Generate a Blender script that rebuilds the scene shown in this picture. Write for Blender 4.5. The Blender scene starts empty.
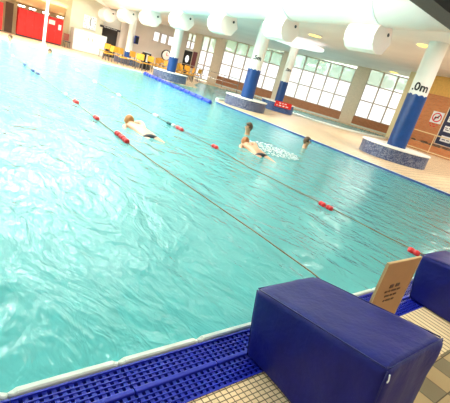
import bpy, bmesh, math, random
from mathutils import Vector, Matrix, noise
random.seed(7)
PI = math.pi
S = bpy.context.scene
C = S.collection

# ------------------------------------------------------------------ materials
def new_mat(name):
    m = bpy.data.materials.new(name); m.use_nodes = True
    nt = m.node_tree
    return m, nt, nt.nodes['Principled BSDF']

def mat(name, col, rough=.5, metal=0, noise_amt=0, noise_scale=8, bump=0, bump_scale=30, spec=.5, emit=None, es=0, sheen=0, coat=0):
    m, nt, b = new_mat(name)
    b.inputs['Base Color'].default_value = (*col, 1)
    b.inputs['Roughness'].default_value = rough
    b.inputs['Metallic'].default_value = metal
    b.inputs['Specular IOR Level'].default_value = spec
    b.inputs['Coat Weight'].default_value = coat
    if sheen: b.inputs['Sheen Weight'].default_value = sheen
    if emit:
        b.inputs['Emission Color'].default_value = (*emit, 1)
        b.inputs['Emission Strength'].default_value = es
    tc = nt.nodes.new('ShaderNodeTexCoord')
    if noise_amt:
        n = nt.nodes.new('ShaderNodeTexNoise'); n.inputs['Scale'].default_value = noise_scale
        n.inputs['Detail'].default_value = 4
        nt.links.new(tc.outputs['Object'], n.inputs['Vector'])
        r = nt.nodes.new('ShaderNodeValToRGB')
        r.color_ramp.elements[0].position = .3; r.color_ramp.elements[1].position = .7
        r.color_ramp.elements[0].color = (*[c*(1-noise_amt) for c in col], 1)
        r.color_ramp.elements[1].color = (*[min(1, c*(1+noise_amt)) for c in col], 1)
        nt.links.new(n.outputs['Fac'], r.inputs['Fac']); nt.links.new(r.outputs['Color'], b.inputs['Base Color'])
    if bump:
        n = nt.nodes.new('ShaderNodeTexNoise'); n.inputs['Scale'].default_value = bump_scale
        n.inputs['Detail'].default_value = 3
        nt.links.new(tc.outputs['Object'], n.inputs['Vector'])
        bp = nt.nodes.new('ShaderNodeBump'); bp.inputs['Strength'].default_value = bump; bp.inputs['Distance'].default_value = .02
        nt.links.new(n.outputs['Fac'], bp.inputs['Height']); nt.links.new(bp.outputs['Normal'], b.inputs['Normal'])
    return m

def brick_mat(name, c1, c2, mortar, bw, bh, ms=.004, offset=0.0, rough=.5, plane='XY', bump=.3):
    m, nt, b = new_mat(name)
    b.inputs['Roughness'].default_value = rough
    tc = nt.nodes.new('ShaderNodeTexCoord'); br = nt.nodes.new('ShaderNodeTexBrick')
    src = tc.outputs['Object']
    sep = nt.nodes.new('ShaderNodeSeparateXYZ'); com = nt.nodes.new('ShaderNodeCombineXYZ')
    nt.links.new(src, sep.inputs[0])
    nt.links.new(sep.outputs[plane[0]], com.inputs['X']); nt.links.new(sep.outputs[plane[1]], com.inputs['Y'])
    nt.links.new(com.outputs[0], br.inputs['Vector'])
    br.offset = offset; br.squash = 1
    br.inputs['Scale'].default_value = 1
    br.inputs['Color1'].default_value = (*c1, 1); br.inputs['Color2'].default_value = (*c2, 1)
    br.inputs['Mortar'].default_value = (*mortar, 1); br.inputs['Mortar Size'].default_value = ms
    br.inputs['Mortar Smooth'].default_value = .1; br.inputs['Bias'].default_value = 0
    br.inputs['Brick Width'].default_value = bw; br.inputs['Row Height'].default_value = bh
    nt.links.new(br.outputs['Color'], b.inputs['Base Color'])
    if bump:
        bp = nt.nodes.new('ShaderNodeBump'); bp.inputs['Strength'].default_value = bump; bp.inputs['Distance'].default_value = .003; bp.invert = True
        nt.links.new(br.outputs['Fac'], bp.inputs['Height']); nt.links.new(bp.outputs['Normal'], b.inputs['Normal'])
    return m

def mosaic_mat(name, cols, scale):
    m, nt, b = new_mat(name)
    b.inputs['Roughness'].default_value = .4
    tc = nt.nodes.new('ShaderNodeTexCoord'); v = nt.nodes.new('ShaderNodeTexVoronoi'); v.inputs['Scale'].default_value = scale
    nt.links.new(tc.outputs['Object'], v.inputs['Vector'])
    sep = nt.nodes.new('ShaderNodeSeparateColor'); nt.links.new(v.outputs['Color'], sep.inputs[0])
    r = nt.nodes.new('ShaderNodeValToRGB'); r.color_ramp.interpolation = 'CONSTANT'
    r.color_ramp.elements[0].color = (*cols[0], 1); r.color_ramp.elements[1].color = (*cols[-1], 1)
    r.color_ramp.elements[1].position = 1 - 1/len(cols)
    for i, c in enumerate(cols[1:-1], 1):
        e = r.color_ramp.elements.new(i/len(cols)); e.color = (*c, 1)
    nt.links.new(sep.outputs[0], r.inputs['Fac']); nt.links.new(r.outputs['Color'], b.inputs['Base Color'])
    return m

M = {}
M['white'] = mat('white_paint', (.86, .84, .78), .5, noise_amt=.02, noise_scale=2)
M['duct'] = mat('duct_paint', (.97, .84, .77), .45)
M['hall_ceiling'] = mat('hall_ceiling_paint', (.85, .84, .8), .7, noise_amt=.04, noise_scale=.8)
M['soffit'] = mat('soffit_paint', (.80, .76, .74), .7, noise_amt=.05, noise_scale=.5)
M['far_soffit'] = mat('far_soffit_paint', (.62, .5, .25), .7)
M['beige_wall'] = mat('beige_wall', (.8, .72, .65), .7, noise_amt=.05, noise_scale=1)
M['cream_wall'] = mat('cream_wall', (.8, .72, .55), .7, noise_amt=.05, noise_scale=1)
M['pier'] = mat('pier_paint', (.8, .68, .53), .7, noise_amt=.06)
M['orange_plaster'] = mat('orange_plaster', (.85, .5, .13), .7, noise_amt=.08)
M['cream_pillar'] = mat('cream_pillar', (.85, .68, .38), .6)
M['steel'] = mat('dark_steel', (.05, .035, .028), .5, noise_amt=.2)
M['teal_panel'] = mat('teal_panel', (.12, .25, .23), .6)
M['cover'] = mat('blue_vinyl', (.003, .006, .15), .45, noise_amt=.1, noise_scale=14, bump=.15, bump_scale=30, spec=.35)
M['seam'] = mat('blue_seam', (.006, .01, .13), .5)
M['grate'] = mat('blue_plastic', (.012, .022, .42), .35)
M['tray'] = mat('gutter_tray', (.003, .006, .06), .6)
M['edge_white'] = mat('white_coping', (.72, .8, .74), .35, noise_amt=.08, noise_scale=10)
M['mosaic'] = mosaic_mat('blue_mosaic', [(.03, .045, .13), (.07, .09, .19), (.12, .15, .25), (.2, .22, .3)], 28)
M['mosaic_blue'] = mosaic_mat('deep_blue_mosaic', [(.02, .06, .22), (.04, .1, .3), (.08, .15, .34)], 28)
M['pad'] = mat('blue_column_pad', (.004, .05, .21), .35, noise_amt=.1, noise_scale=5, bump=.15, bump_scale=8)
M['black'] = mat('black_ink', (.01, .01, .012), .5)
M['darkgrey'] = mat('dark_grey', (.04, .04, .045), .5)
M['ink'] = mat('brown_ink', (.09, .04, .02), .6)
M['card'] = mat('tan_board', (.42, .22, .085), .6, noise_amt=.05, noise_scale=6)
M['card_edge'] = mat('pale_board_edge', (.62, .42, .2), .6)
M['red'] = mat('red_laminate', (.72, .012, .008), .4)
M['redpl'] = mat('red_float_plastic', (.75, .02, .025), .3)
M['whitepl'] = mat('white_plastic', (.85, .85, .85), .3)
M['greenpl'] = mat('dark_green_plastic', (.01, .08, .09), .3)
M['darkbluepl'] = mat('dark_blue_plastic', (.01, .03, .2), .3)
M['boom'] = mat('blue_boom', (.012, .04, .42), .35)
M['rope'] = mat('tan_rope', (.22, .14, .075), .7)
M['chrome'] = mat('brushed_steel', (.6, .6, .58), .25, 1)
M['wood'] = mat('yellow_wood', (.75, .38, .04), .5, noise_amt=.15, noise_scale=5)
M['legmetal'] = mat('grey_leg_metal', (.2, .18, .17), .4, .6)
M['frame'] = mat('window_frame_paint', (.6, .5, .42), .5)
M['navy'] = mat('navy_board', (.008, .012, .06), .4)
M['skin'] = mat('skin', (.62, .3, .16), .45, noise_amt=.06)
M['skin_pale'] = mat('pale_skin', (.75, .42, .26), .45, noise_amt=.06)
M['hair_orange'] = mat('ginger_hair', (.42, .13, .03), .6, noise_amt=.3, noise_scale=40)
M['hair_brown'] = mat('brown_hair', (.12, .055, .025), .6, noise_amt=.3, noise_scale=40)
M['trunks'] = mat('dark_trunks', (.03, .035, .05), .6)
M['whitecloth'] = mat('white_swim_top', (.7, .75, .78), .6)
M['leaf'] = mat('pale_leaves', (.6, .76, .62), .8, noise_amt=.5, noise_scale=3)
M['bark'] = mat('bark', (.12, .08, .05), .9)
M['lamp_yellow'] = mat('warm_lamp', (.9, .7, .2), .5, emit=(1, .62, .12), es=1.6)
M['lamp_white'] = mat('white_lamp', (.9, .9, .9), .5, emit=(1, .93, .75), es=6)
M['canopy'] = mat('white_canopy_disc', (.92, .92, .92), .4, emit=(1, 1, 1), es=.45)  # slight glow put in so the disc shows white
M['grass'] = mat('lawn', (.12, .25, .06), .9, noise_amt=.3, noise_scale=1)
M['rubble'] = mat('planter_soil', (.16, .1, .06), .9, noise_amt=.6, noise_scale=9, bump=1, bump_scale=10)
M['brick'] = brick_mat('red_brick', (.62, .19, .055), (.72, .26, .08), (.5, .3, .17), .23, .08, .01, .5, .8, 'YZ', .4)
M['dado'] = brick_mat('brown_brick', (.42, .17, .075), (.5, .21, .1), (.42, .25, .16), .23, .08, .008, .5, .8, 'XZ', .4)
M['dtile'] = brick_mat('cream_deck_tile', (.80, .60, .38), (.72, .52, .32), (.40, .28, .17), .33, .33, .022, 0, .45)
M['mtile'] = brick_mat('cream_mosaic_strip', (.9, .68, .42), (.82, .6, .36), (.16, .1, .06), .042, .03, .0032, 0, .45)
M['stile'] = brick_mat('cream_ribbed_tile', (.9, .72, .46), (.84, .65, .4), (.28, .19, .11), .062, 1.5, .0075, 0, .45)
M['pooltile'] = brick_mat('pool_tile', (.12, .62, .66), (.1, .58, .63), (.08, .45, .5), .3, .3, .008, 0, .4)
M['linetile'] = brick_mat('dark_blue_edge_tile', (.02, .05, .22), (.03, .07, .26), (.1, .15, .3), .3, .3, .006, 0, .35)

def checker_mat():
    m, nt, b = new_mat('grey_and_cream_quarry_tile')
    b.inputs['Roughness'].default_value = .45
    tc = nt.nodes.new('ShaderNodeTexCoord')
    br = nt.nodes.new('ShaderNodeTexBrick'); br.offset = 0
    br.inputs['Scale'].default_value = 1; br.inputs['Brick Width'].default_value = .2; br.inputs['Row Height'].default_value = .2
    br.inputs['Mortar Size'].default_value = .004
    br.inputs['Color1'].default_value = (1, 1, 1, 1); br.inputs['Color2'].default_value = (1, 1, 1, 1); br.inputs['Mortar'].default_value = (.25, .2, .15, 1)
    nt.links.new(tc.outputs['Object'], br.inputs['Vector'])
    ck = nt.nodes.new('ShaderNodeTexChecker'); ck.inputs['Scale'].default_value = 1/.2
    ck.inputs['Color1'].default_value = (.25, .2, .12, 1); ck.inputs['Color2'].default_value = (.5, .36, .19, 1)
    mp = nt.nodes.new('ShaderNodeMapping'); mp.inputs['Location'].default_value = (0, 0, .02)
    nt.links.new(tc.outputs['Object'], mp.inputs['Vector']); nt.links.new(mp.outputs[0], ck.inputs['Vector'])
    mx = nt.nodes.new('ShaderNodeMix'); mx.data_type = 'RGBA'; mx.blend_type = 'MULTIPLY'; mx.inputs['Factor'].default_value = 1
    nt.links.new(ck.outputs['Color'], mx.inputs['A']); nt.links.new(br.outputs['Color'], mx.inputs['B'])
    nt.links.new(mx.outputs['Result'], b.inputs['Base Color'])
    return m
M['checker'] = checker_mat()

def water_mat():
    m = bpy.data.materials.new('pool_water'); m.use_nodes = True
    nt = m.node_tree; nt.nodes.clear(); N = nt.nodes.new; L = nt.links.new
    out = N('ShaderNodeOutputMaterial')
    tc = N('ShaderNodeTexCoord')
    mp = N('ShaderNodeMapping'); mp.inputs['Scale'].default_value = (1.25, .6, 1); mp.inputs['Rotation'].default_value = (0, 0, .6)
    L(tc.outputs['Object'], mp.inputs['Vector'])
    n1 = N('ShaderNodeTexNoise'); n1.inputs['Scale'].default_value = 1.5; n1.inputs['Detail'].default_value = 4; n1.inputs['Distortion'].default_value = 1.6; n1.inputs['Roughness'].default_value = .55
    n2 = N('ShaderNodeTexNoise'); n2.inputs['Scale'].default_value = 5.5; n2.inputs['Detail'].default_value = 3; n2.inputs['Distortion'].default_value = 1.0
    L(mp.outputs[0], n1.inputs['Vector']); L(mp.outputs[0], n2.inputs['Vector'])
    ad = N('ShaderNodeMath'); ad.operation = 'MULTIPLY_ADD'; ad.inputs[1].default_value = .32
    L(n2.outputs['Fac'], ad.inputs[0]); L(n1.outputs['Fac'], ad.inputs[2])
    bp = N('ShaderNodeBump'); bp.inputs['Strength'].default_value = 1; bp.inputs['Distance'].default_value = WAVE
    L(ad.outputs[0], bp.inputs['Height'])
    df = N('ShaderNodeBsdfDiffuse'); df.inputs['Color'].default_value = (.17, .64, .66, 1); L(bp.outputs[0], df.inputs['Normal'])
    tr = N('ShaderNodeBsdfTransparent'); tr.inputs['Color'].default_value = (.42, .93, .93, 1)
    m1 = N('ShaderNodeMixShader'); m1.inputs[0].default_value = .35
    L(df.outputs[0], m1.inputs[1]); L(tr.outputs[0], m1.inputs[2])
    gl = N('ShaderNodeBsdfGlossy'); gl.inputs['Roughness'].default_value = .1; L(bp.outputs[0], gl.inputs['Normal'])
    fr0 = N('ShaderNodeFresnel'); fr0.inputs['IOR'].default_value = 1.33; L(bp.outputs[0], fr0.inputs['Normal'])
    pw = N('ShaderNodeMath'); pw.operation = 'POWER'; pw.inputs[1].default_value = 1.0; L(fr0.outputs[0], pw.inputs[0])
    fr = N('ShaderNodeMath'); fr.operation = 'MULTIPLY'; fr.inputs[1].default_value = 1.0; L(pw.outputs[0], fr.inputs[0])
    m2 = N('ShaderNodeMixShader'); L(fr.outputs[0], m2.inputs[0]); L(m1.outputs[0], m2.inputs[1]); L(gl.outputs[0], m2.inputs[2])
    L(m2.outputs[0], out.inputs['Surface'])
    return m
WAVE = .065
M['water'] = water_mat()

def glass_mat(name, frosted):
    m = bpy.data.materials.new(name); m.use_nodes = True
    nt = m.node_tree; nt.nodes.clear(); N = nt.nodes.new; L = nt.links.new
    out = N('ShaderNodeOutputMaterial'); gl = N('ShaderNodeBsdfGlossy'); gl.inputs['Roughness'].default_value = .05
    mx = N('ShaderNodeMixShader')
    if frosted:    # obscured panes glowing with daylight
        e = N('ShaderNodeEmission'); e.inputs['Color'].default_value = (1, .99, .97, 1); e.inputs['Strength'].default_value = 1.0
        mx.inputs[0].default_value = .05; L(e.outputs[0], mx.inputs[1]); L(gl.outputs[0], mx.inputs[2])
    else:
        t = N('ShaderNodeBsdfTransparent'); t.inputs['Color'].default_value = (.9, .97, .96, 1)
        tl = N('ShaderNodeBsdfTranslucent'); tl.inputs['Color'].default_value = (.95, .97, .95, 1); m3 = N('ShaderNodeMixShader'); m3.inputs[0].default_value = .45  # white haze mixed into the glass to pale the view outside
        L(t.outputs[0], m3.inputs[1]); L(tl.outputs[0], m3.inputs[2])
        mx.inputs[0].default_value = .08; L(m3.outputs[0], mx.inputs[1]); L(gl.outputs[0], mx.inputs[2])
    L(mx.outputs[0], out.inputs['Surface'])
    return m
M['frost'] = glass_mat('obscured_glass', True)
M['glass'] = glass_mat('clear_glass', False)

# ------------------------------------------------------------------ helpers
def link_bm(name, bm, material, parent=None, smooth=False, loc=None, rot=None):
    me = bpy.data.meshes.new(name); bmesh.ops.recalc_face_normals(bm, faces=bm.faces) if len(bm.faces) else None
    bm.to_mesh(me); bm.free()
    o = bpy.data.objects.new(name, me); C.objects.link(o)
    me.materials.append(material)
    if smooth:
        for p in me.polygons: p.use_smooth = True
    if parent: o.parent = parent
    if loc: o.location = loc
    if rot: o.rotation_euler = rot
    return o

def tag(o, label=None, cat=None, group=None, kind=None):
    if label: o['label'] = label
    if cat: o['category'] = cat
    if group: o['group'] = group
    if kind: o['kind'] = kind
    return o

def thing(name, label, cat, loc=(0, 0, 0), rz=0, group=None):
    o = bpy.data.objects.new(name, None); C.objects.link(o); o.empty_display_size = .1
    o.location = loc; o.rotation_euler = (0, 0, rz)
    return tag(o, label, cat, group)

def box(bm, c, s, rz=0, bevel=0):
    r = bmesh.ops.create_cube(bm, size=1, matrix=Matrix.Translation(c) @ Matrix.Rotation(rz, 4, 'Z') @ Matrix.Diagonal((*s, 1)))
    if bevel:
        es = list({e for v in r['verts'] for e in v.link_edges})
        bmesh.ops.bevel(bm, geom=es, offset=bevel, segments=2, affect='EDGES', profile=.5)
    return r

def bx(c, s, rz=0, bevel=0):
    bm = bmesh.new(); box(bm, c, s, rz, bevel); return bm

def cyl(bm, p0, p1, r0, r1=None, n=20, caps=True):
    p0, p1 = Vector(p0), Vector(p1); d = p1 - p0
    q = Vector((0, 0, 1)).rotation_difference(d.normalized()).to_matrix().to_4x4()
    bmesh.ops.create_cone(bm, cap_ends=caps, segments=n, radius1=r0, radius2=r0 if r1 is None else r1, depth=d.length,
                          matrix=Matrix.Translation((p0+p1)/2) @ q)

def cy(p0, p1, r0, r1=None, n=20):
    bm = bmesh.new(); cyl(bm, p0, p1, r0, r1, n); return bm

def prism(poly, z0, z1, bm=None):
    bm = bm or bmesh.new()
    lo = [bm.verts.new((x, y, z0 if not callable(z0) else z0(x, y))) for x, y in poly]
    hi = [bm.verts.new((x, y, z1 if not callable(z1) else z1(x, y))) for x, y in poly]
    n = len(poly); bm.faces.new(lo[::-1]); bm.faces.new(hi)
    for i in range(n): bm.faces.new((lo[i], lo[(i+1) % n], hi[(i+1) % n], hi[i]))
    return bm

def tube(pts, r, n=8, bm=None, caps=True):
    bm = bm or bmesh.new(); P = [Vector(p) for p in pts]; rings = []
    rr = r if isinstance(r, (list, tuple)) else [r]*len(P)
    up = Vector((0, 0, 1))
    for i, p in enumerate(P):
        t = (P[min(i+1, len(P)-1)] - P[max(i-1, 0)]).normalized()
        a = t.cross(up)
        if a.length < .05: a = t.cross(Vector((0, 1, 0)))
        a.normalize(); b = a.cross(t).normalized()
        rings.append([bm.verts.new(p + rr[i]*(math.cos(2*PI*k/n)*a + math.sin(2*PI*k/n)*b)) for k in range(n)])
    for i in range(len(P)-1):
        for k in range(n): bm.faces.new((rings[i][k], rings[i][(k+1) % n], rings[i+1][(k+1) % n], rings[i+1][k]))
    if caps: bm.faces.new(rings[0][::-1]); bm.faces.new(rings[-1])
    return bm

def struct(name, bm, material, parent=None, smooth=False, label=None, cat=None):
    o = link_bm(name, bm, material, parent, smooth)
    if not parent: o['kind'] = 'structure'
    return tag(o, label, cat)

def text_bm(s, size, depth=.004, bold=False):
    cu = bpy.data.curves.new('lettering', 'FONT'); cu.body = s; cu.size = size; cu.extrude = depth/2
    cu.align_x = 'CENTER'; cu.align_y = 'CENTER'; cu.resolution_u = 3
    if bold: cu.offset = size*.028
    o = bpy.data.objects.new('lettering', cu); C.objects.link(o)
    dg = bpy.context.evaluated_depsgraph_get(); me = bpy.data.meshes.new_from_object(o.evaluated_get(dg))
    bm = bmesh.new(); bm.from_mesh(me)
    bpy.data.objects.remove(o); bpy.data.meshes.remove(me)
    return bm

def marks_bm(lines, lh, depth=.004, seed=1):
    """rows of short uneven strokes: print too small to read. plane XZ facing -Y, centred"""
    rnd = random.Random(seed); bm = bmesh.new(); z = (len(lines)-1)*lh/2
    for words, scale in lines:
        tot = sum(words) + .6*lh*scale*(len(words)-1); x = -tot/2
        for w in words:
            box(bm, (x+w/2, 0, z), (w, depth, lh*.42*scale)); x += w + .6*lh*scale
        z -= lh
    return bm

SO = lambda x, y: 4.144 + .054*x - .0315*y       # underside of the low ceiling over the pool surround

# ------------------------------------------------------------------ setting: water, basin, decks
bm = bmesh.new()
X0, X1, Y0, Y1 = -9, 34, 1.45, 33
nx, ny = 60, 60
vs = [[bm.verts.new((X0+(X1-X0)*i/nx, Y0+(Y1-Y0)*j/ny, -.045)) for i in range(nx+1)] for j in range(ny+1)]
for j in range(ny):
    for i in range(nx): bm.faces.new((vs[j][i], vs[j][i+1], vs[j+1][i+1], vs[j+1][i]))
wo = link_bm('pool_water', bm, M['water'], smooth=True)
if wo.data.polygons[0].normal.z < 0: wo.data.flip_normals()
tag(wo, 'turquoise rippled water filling the swimming pool', 'water', kind='structure')

bm = bmesh.new()
box(bm, (12.5, 16.5, -1.7), (43.4, 31.5, .1))
box(bm, (12.5, 1.38, -.9), (43, .1, 1.5)); box(bm, (-9.1, 16.5, -.9), (.1, 31, 1.5))
box(bm, (12.5, 32.5, -.9), (43, .1, 1.5)); box(bm, (34.1, 16.5, -.9), (.1, 31, 1.5))
struct('pool_basin', bm, M['pooltile'], label='pale turquoise tiled pool basin under the water', cat='pool')

near = [(-9, -4), (40, -4), (40, .62), (-9, .62)]
struct('floor', prism(near, -.3, 0), M['checker'], label='grey and cream chequered tile floor behind the blocks', cat='floor')
struct('floor_strip', prism([(-9, .62), (12.2, .62), (12.2, 1.06), (-9, 1.06)], -.3, 0), M['mtile'], label='narrow strip of small cream mosaic tile beside the blue grating', cat='floor')
struct('pool_side_deck', prism([(12.2, .62), (40, .62), (40, 15.6), (36, 17.4), (33, 17.1), (31, 16.5), (29.6, 15.8), (27.6, 15.2), (25.2, 15.1), (23.0, 15.8), (21.6, 17.2), (20.9, 19.2), (19.2, 20.4), (17.6, 20.0),
        (16.2, 17.8), (14.6, 17.8), (13.0, 17.2), (12.2, 16.0)], -.3, 0), M['dtile'], label='cream tiled deck along the right side of the pool', cat='floor')
struct('far_deck', prism([(-9, 25.9), (4, 26.0), (12.3, 25.4), (12.4, 22.9), (15.2, 22.6), (16.6, 25.2), (20.5, 30.3), (25.2, 28.6), (30.2, 22.0), (33.2, 17.3), (36.2, 17.4),
        (36, 19), (23, 37), (22, 40), (-9, 40)], -.3, 0), M['dtile'], label='cream deck beyond the far end of the pool', cat='floor')
# dark tile line and white lip along the right side and far end
struct('trim_1', bx((12.16, 8.6, -.02), (.08, 14.9, .06)), M['linetile'], label='dark blue tile line along right pool edge', cat='trim')
bm = bmesh.new()
for k in range(10): box(bm, (12.25, 1.9+1.5*k, .004), (.09, 1.44, .02))
struct('trim_2', bm, M['edge_white'], label='thin white lip inside the dark tile line', cat='trim')
struct('trim_3', prism([(-9, 25.75), (4, 25.85), (12.3, 25.25), (12.3, 25.45), (4, 26.05), (-9, 25.95)], -.1, .01), M['edge_white'], label='white lip at the far end of the pool', cat='trim')
rim = [(31, 16.5, .02), (29.6, 15.8, .02), (27.6, 15.2, .02), (25.2, 15.1, .02), (23.0, 15.8, .02), (21.6, 17.2, .02), (20.9, 19.2, .02), (19.2, 20.4, .02), (17.6, 20.0, .02), (16.2, 17.8, .02), (14.6, 17.8, .02), (13.0, 17.2, .02)]
struct('trim_6', tube(rim, .11, 8), M['edge_white'], label='white rounded rim of the small leisure pool', cat='trim')
# near overflow gutter
struct('gutter_tray', bx((1.6, 1.24, -.12), (21.2, .36, .04)), M['tray'], label='dark blue tray below the overflow grating', cat='gutter')

def grating(x0, L=.53):
    t = thing('gutter_grating', 'blue slotted plastic overflow grating panel between pool edge and cream tiles', 'grating', (x0, 1.06, 0), 0, 'overflow grating panels')
    bm = bmesh.new(); n = 13; p = L/n
    for i in range(n):
        for (a, b) in ((.012, .152), (.188, .33)):
            box(bm, ((i+.5)*p, (a+b)/2, -.024), (p*.55, b-a, .036))
    link_bm('slats', bm, M['grate'], t)
    bm = bmesh.new()
    box(bm, (L/2, .170, -.018), (L-.004, .03, .05), bevel=.006)
    for y in (.040, .068, .096, .124, .216, .244, .272, .300): box(bm, (L/2, y, -.022), (L-.004, .007, .042))
    box(bm, (L/2, .006, -.02), (L-.004, .012, .05)); box(bm, (L/2, .336, -.02), (L-.004, .012, .05))
    link_bm('frame_bars', bm, M['grate'], t)
    return t
def copy_tree(o, parent=None):
    c = o.copy(); C.objects.link(c)
    if parent: c.parent = parent
    for ch in list(o.children): copy_tree(ch, c)
    return c
g0 = grating(.35)
for k in list(range(-4, 0)) + list(range(1, 13)):
    copy_tree(g0).location.x = .35 + .53*k

def coping(x0):
    bm = bmesh.new(); L = .53
    prof = [(1.416, -.06), (1.416, .006), (1.423, .014), (1.445, .014), (1.456, .004), (1.458, -.06)]
    xs = [.0, .02, .035, L-.035, L-.02, L-.002]
    ring = []
    for i, x in enumerate(xs):
        dz = -.016 if i in (0, 5) else (-.01 if i in (1, 4) else 0); dy = .012 if i in (0, 5) else 0
        ring.append([bm.verts.new((x, y + (dy if y < 1.43 else -dy*.3), z + (dz if z > 0 else 0))) for y, z in prof])
    for a, b in zip(ring, ring[1:]):
        for k in range(len(prof)): bm.faces.new((a[k], a[(k+1) % 6], b[(k+1) % 6], b[k]))
    bm.faces.new(ring[0]); bm.faces.new(ring[-1][::-1])
    o = link_bm('coping_strip', bm, M['edge_white'], smooth=False, loc=(x0, 0, 0))
    return tag(o, 'white rounded plastic strip along the near pool edge beside the grating', 'pool edge', 'near edge coping strips')
c0 = coping(.35)
for k in list(range(-4, 0)) + list(range(1, 13)):
    c = c0.copy(); C.objects.link(c); c.location.x = .35 + .53*k
# ribbed paler tiles right of the first block
struct('floor_tiles', prism([(2.2, .62), (12.2, .62), (12.2, 1.058), (2.35, 1.058)], -.02, .004), M['stile'], label='ribbed cream tiles between the two blocks', cat='floor')

# ------------------------------------------------------------------ starting blocks
def cover_bm(seed):
    # x 0..0.57 ; y from pool edge end (+) to rear (-)
    bm = bmesh.new()
    nx, ny, nz = 14, 20, 12
    def P(u, v, w):   # u 0..1 across, v 0 rear .. 1 front, w 0 bottom .. 1 top
        ztop = .60 + (.46-.60)*v
        y = .85*v + (-.03*(1-w)*(1-v)) - .07*v*(1-w)
        x = (.578+.042*(1-v))*u; cx = .285
        x = cx + (x-cx)*(1 - .10*(1-w) + .02*math.sin(w*3))
        z = ztop*w
        return Vector((x, y, z))
    grid = {}
    def V(i, j, k):
        key = (i, j, k)
        if key not in grid:
            u, v, w = i/nx, j/ny, k/nz
            p = P(u, v, w)
            # rounding of edges
            e = .022; c = P(.5, .5, .5)
            cnt = (i in (0, nx)) + (j in (0, ny)) + (k == nz)
            if cnt >= 2:
                if i in (0, nx): p.x += (c.x-p.x)/abs(c.x-p.x)*e*.35
                if j in (0, ny): p.y += (c.y-p.y)/abs(c.y-p.y)*e*.35
                if k == nz: p.z -= e*.45
            n = noise.noise(Vector((p.x*5+seed, p.y*4, p.z*5)))*.010 + noise.noise(Vector((p.x*14+seed, p.y*12, p.z*3)))*.004
            if i in (0, nx): p.x += n*1.5
            if j in (0, ny): p.y += n*1.5
            if k == nz: p.z += n*.7 - .010*math.sin(PI*u)*math.sin(PI*v)
            grid[key] = bm.verts.new(p)
        return grid[key]
    for j in range(ny):
        for k in range(nz):
            for i in (0, nx):
                bm.faces.new((V(i, j, k), V(i, j+1, k), V(i, j+1, k+1), V(i, j, k+1)))
    for i in range(nx):
        for k in range(nz):
            for j in (0, ny):
                bm.faces.new((V(i, j, k), V(i+1, j, k), V(i+1, j, k+1), V(i, j, k+1)))
        for j in range(ny):
            bm.faces.new((V(i, j, nz), V(i+1, j, nz), V(i+1, j+1, nz), V(i, j+1, nz)))
            bm.faces.new((V(i, j, 0), V(i, j+1, 0), V(i+1, j+1, 0), V(i+1, j, 0)))
    return bm, P
def block(x, label, seed):
    t = thing('starting_block', label, 'starting block', (x, .44, .006), 0)
    bm, P = cover_bm(seed)
    o = link_bm('cover', bm, M['cover'], t, smooth=True)
    mo = o.modifiers.new('soft', 'SUBSURF'); mo.levels = mo.render_levels = 1
    def seam(pts): return link_bm('seam', tube(pts, .004, 6), M['seam'], t, smooth=True)
    for u, off in ((0, (.004, 0)), (1, (-.004, 0))):
        seam([P(u, .03+.94*v/12, 1) + Vector((off[0]*3, 0, -.011)) for v in range(13)])
        seam([P(u, 0, .96*w/8) + Vector((off[0]*3, .012, 0)) for w in range(9)])
        seam([P(u, 1, .96*w/8) + Vector((off[0]*3, -.012, 0)) for w in range(9)])
    seam([P(.04+.92*u/8, 0, 1) + Vector((0, .012, -.010)) for u in range(9)])
    seam([P(.04+.92*u/8, 1, 1) + Vector((0, -.012, -.012)) for u in range(9)])
    # hem with small tie at rear left corner
    tie = thing_part = tube([P(0, 0, .97)+Vector((-.004, -.006, 0)), P(0, 0, .93)+Vector((-.008, -.012, 0)), P(0, 0, .90)+Vector((-.003, -.008, 0))], .0035, 6)
    tag(link_bm('corner_tie', tie, M['whitepl'], t), 'small pale tie at the corner of the cover')
    return t
block(1.60, 'large blue vinyl covered starting block in the foreground with full top showing', 1.3)
block(3.82, 'blue covered starting block at the right edge of the picture, behind the tan board', 8.1)

# tan information board on a stand
t = thing('information_board', 'tan upright board with four lines of small print standing between the blue blocks', 'sign', (2.765, 1.0, .004))
link_bm('panel', bx((0, 0, .415), (.50, .012, .53), bevel=.003), M['card'], t)
bm = bmesh.new()
for sx in (-1, 1): box(bm, (sx*.2535, 0, .415), (.007, .018, .54))
box(bm, (0, 0, .684), (.514, .018, .008)); box(bm, (0, 0, .146), (.514, .018, .008))
link_bm('edge_frame', bm, M['card_edge'], t)
mk = marks_bm([((.05, .055), 1.5), ((.035, .02, .07, .04), .8), ((.06, .03, .04), .8), ((.02, .06, .035), .8)], .042)
o = link_bm('printed_lines', mk, M['ink'], t, loc=(.0, -.008, .41))
link_bm('foot', bx((0, .03, .01), (.26, .16, .02), bevel=.004), M['chrome'], t)
link_bm('stem', cy((0, .012, .02), (0, .012, .16), .012), M['chrome'], t)

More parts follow.
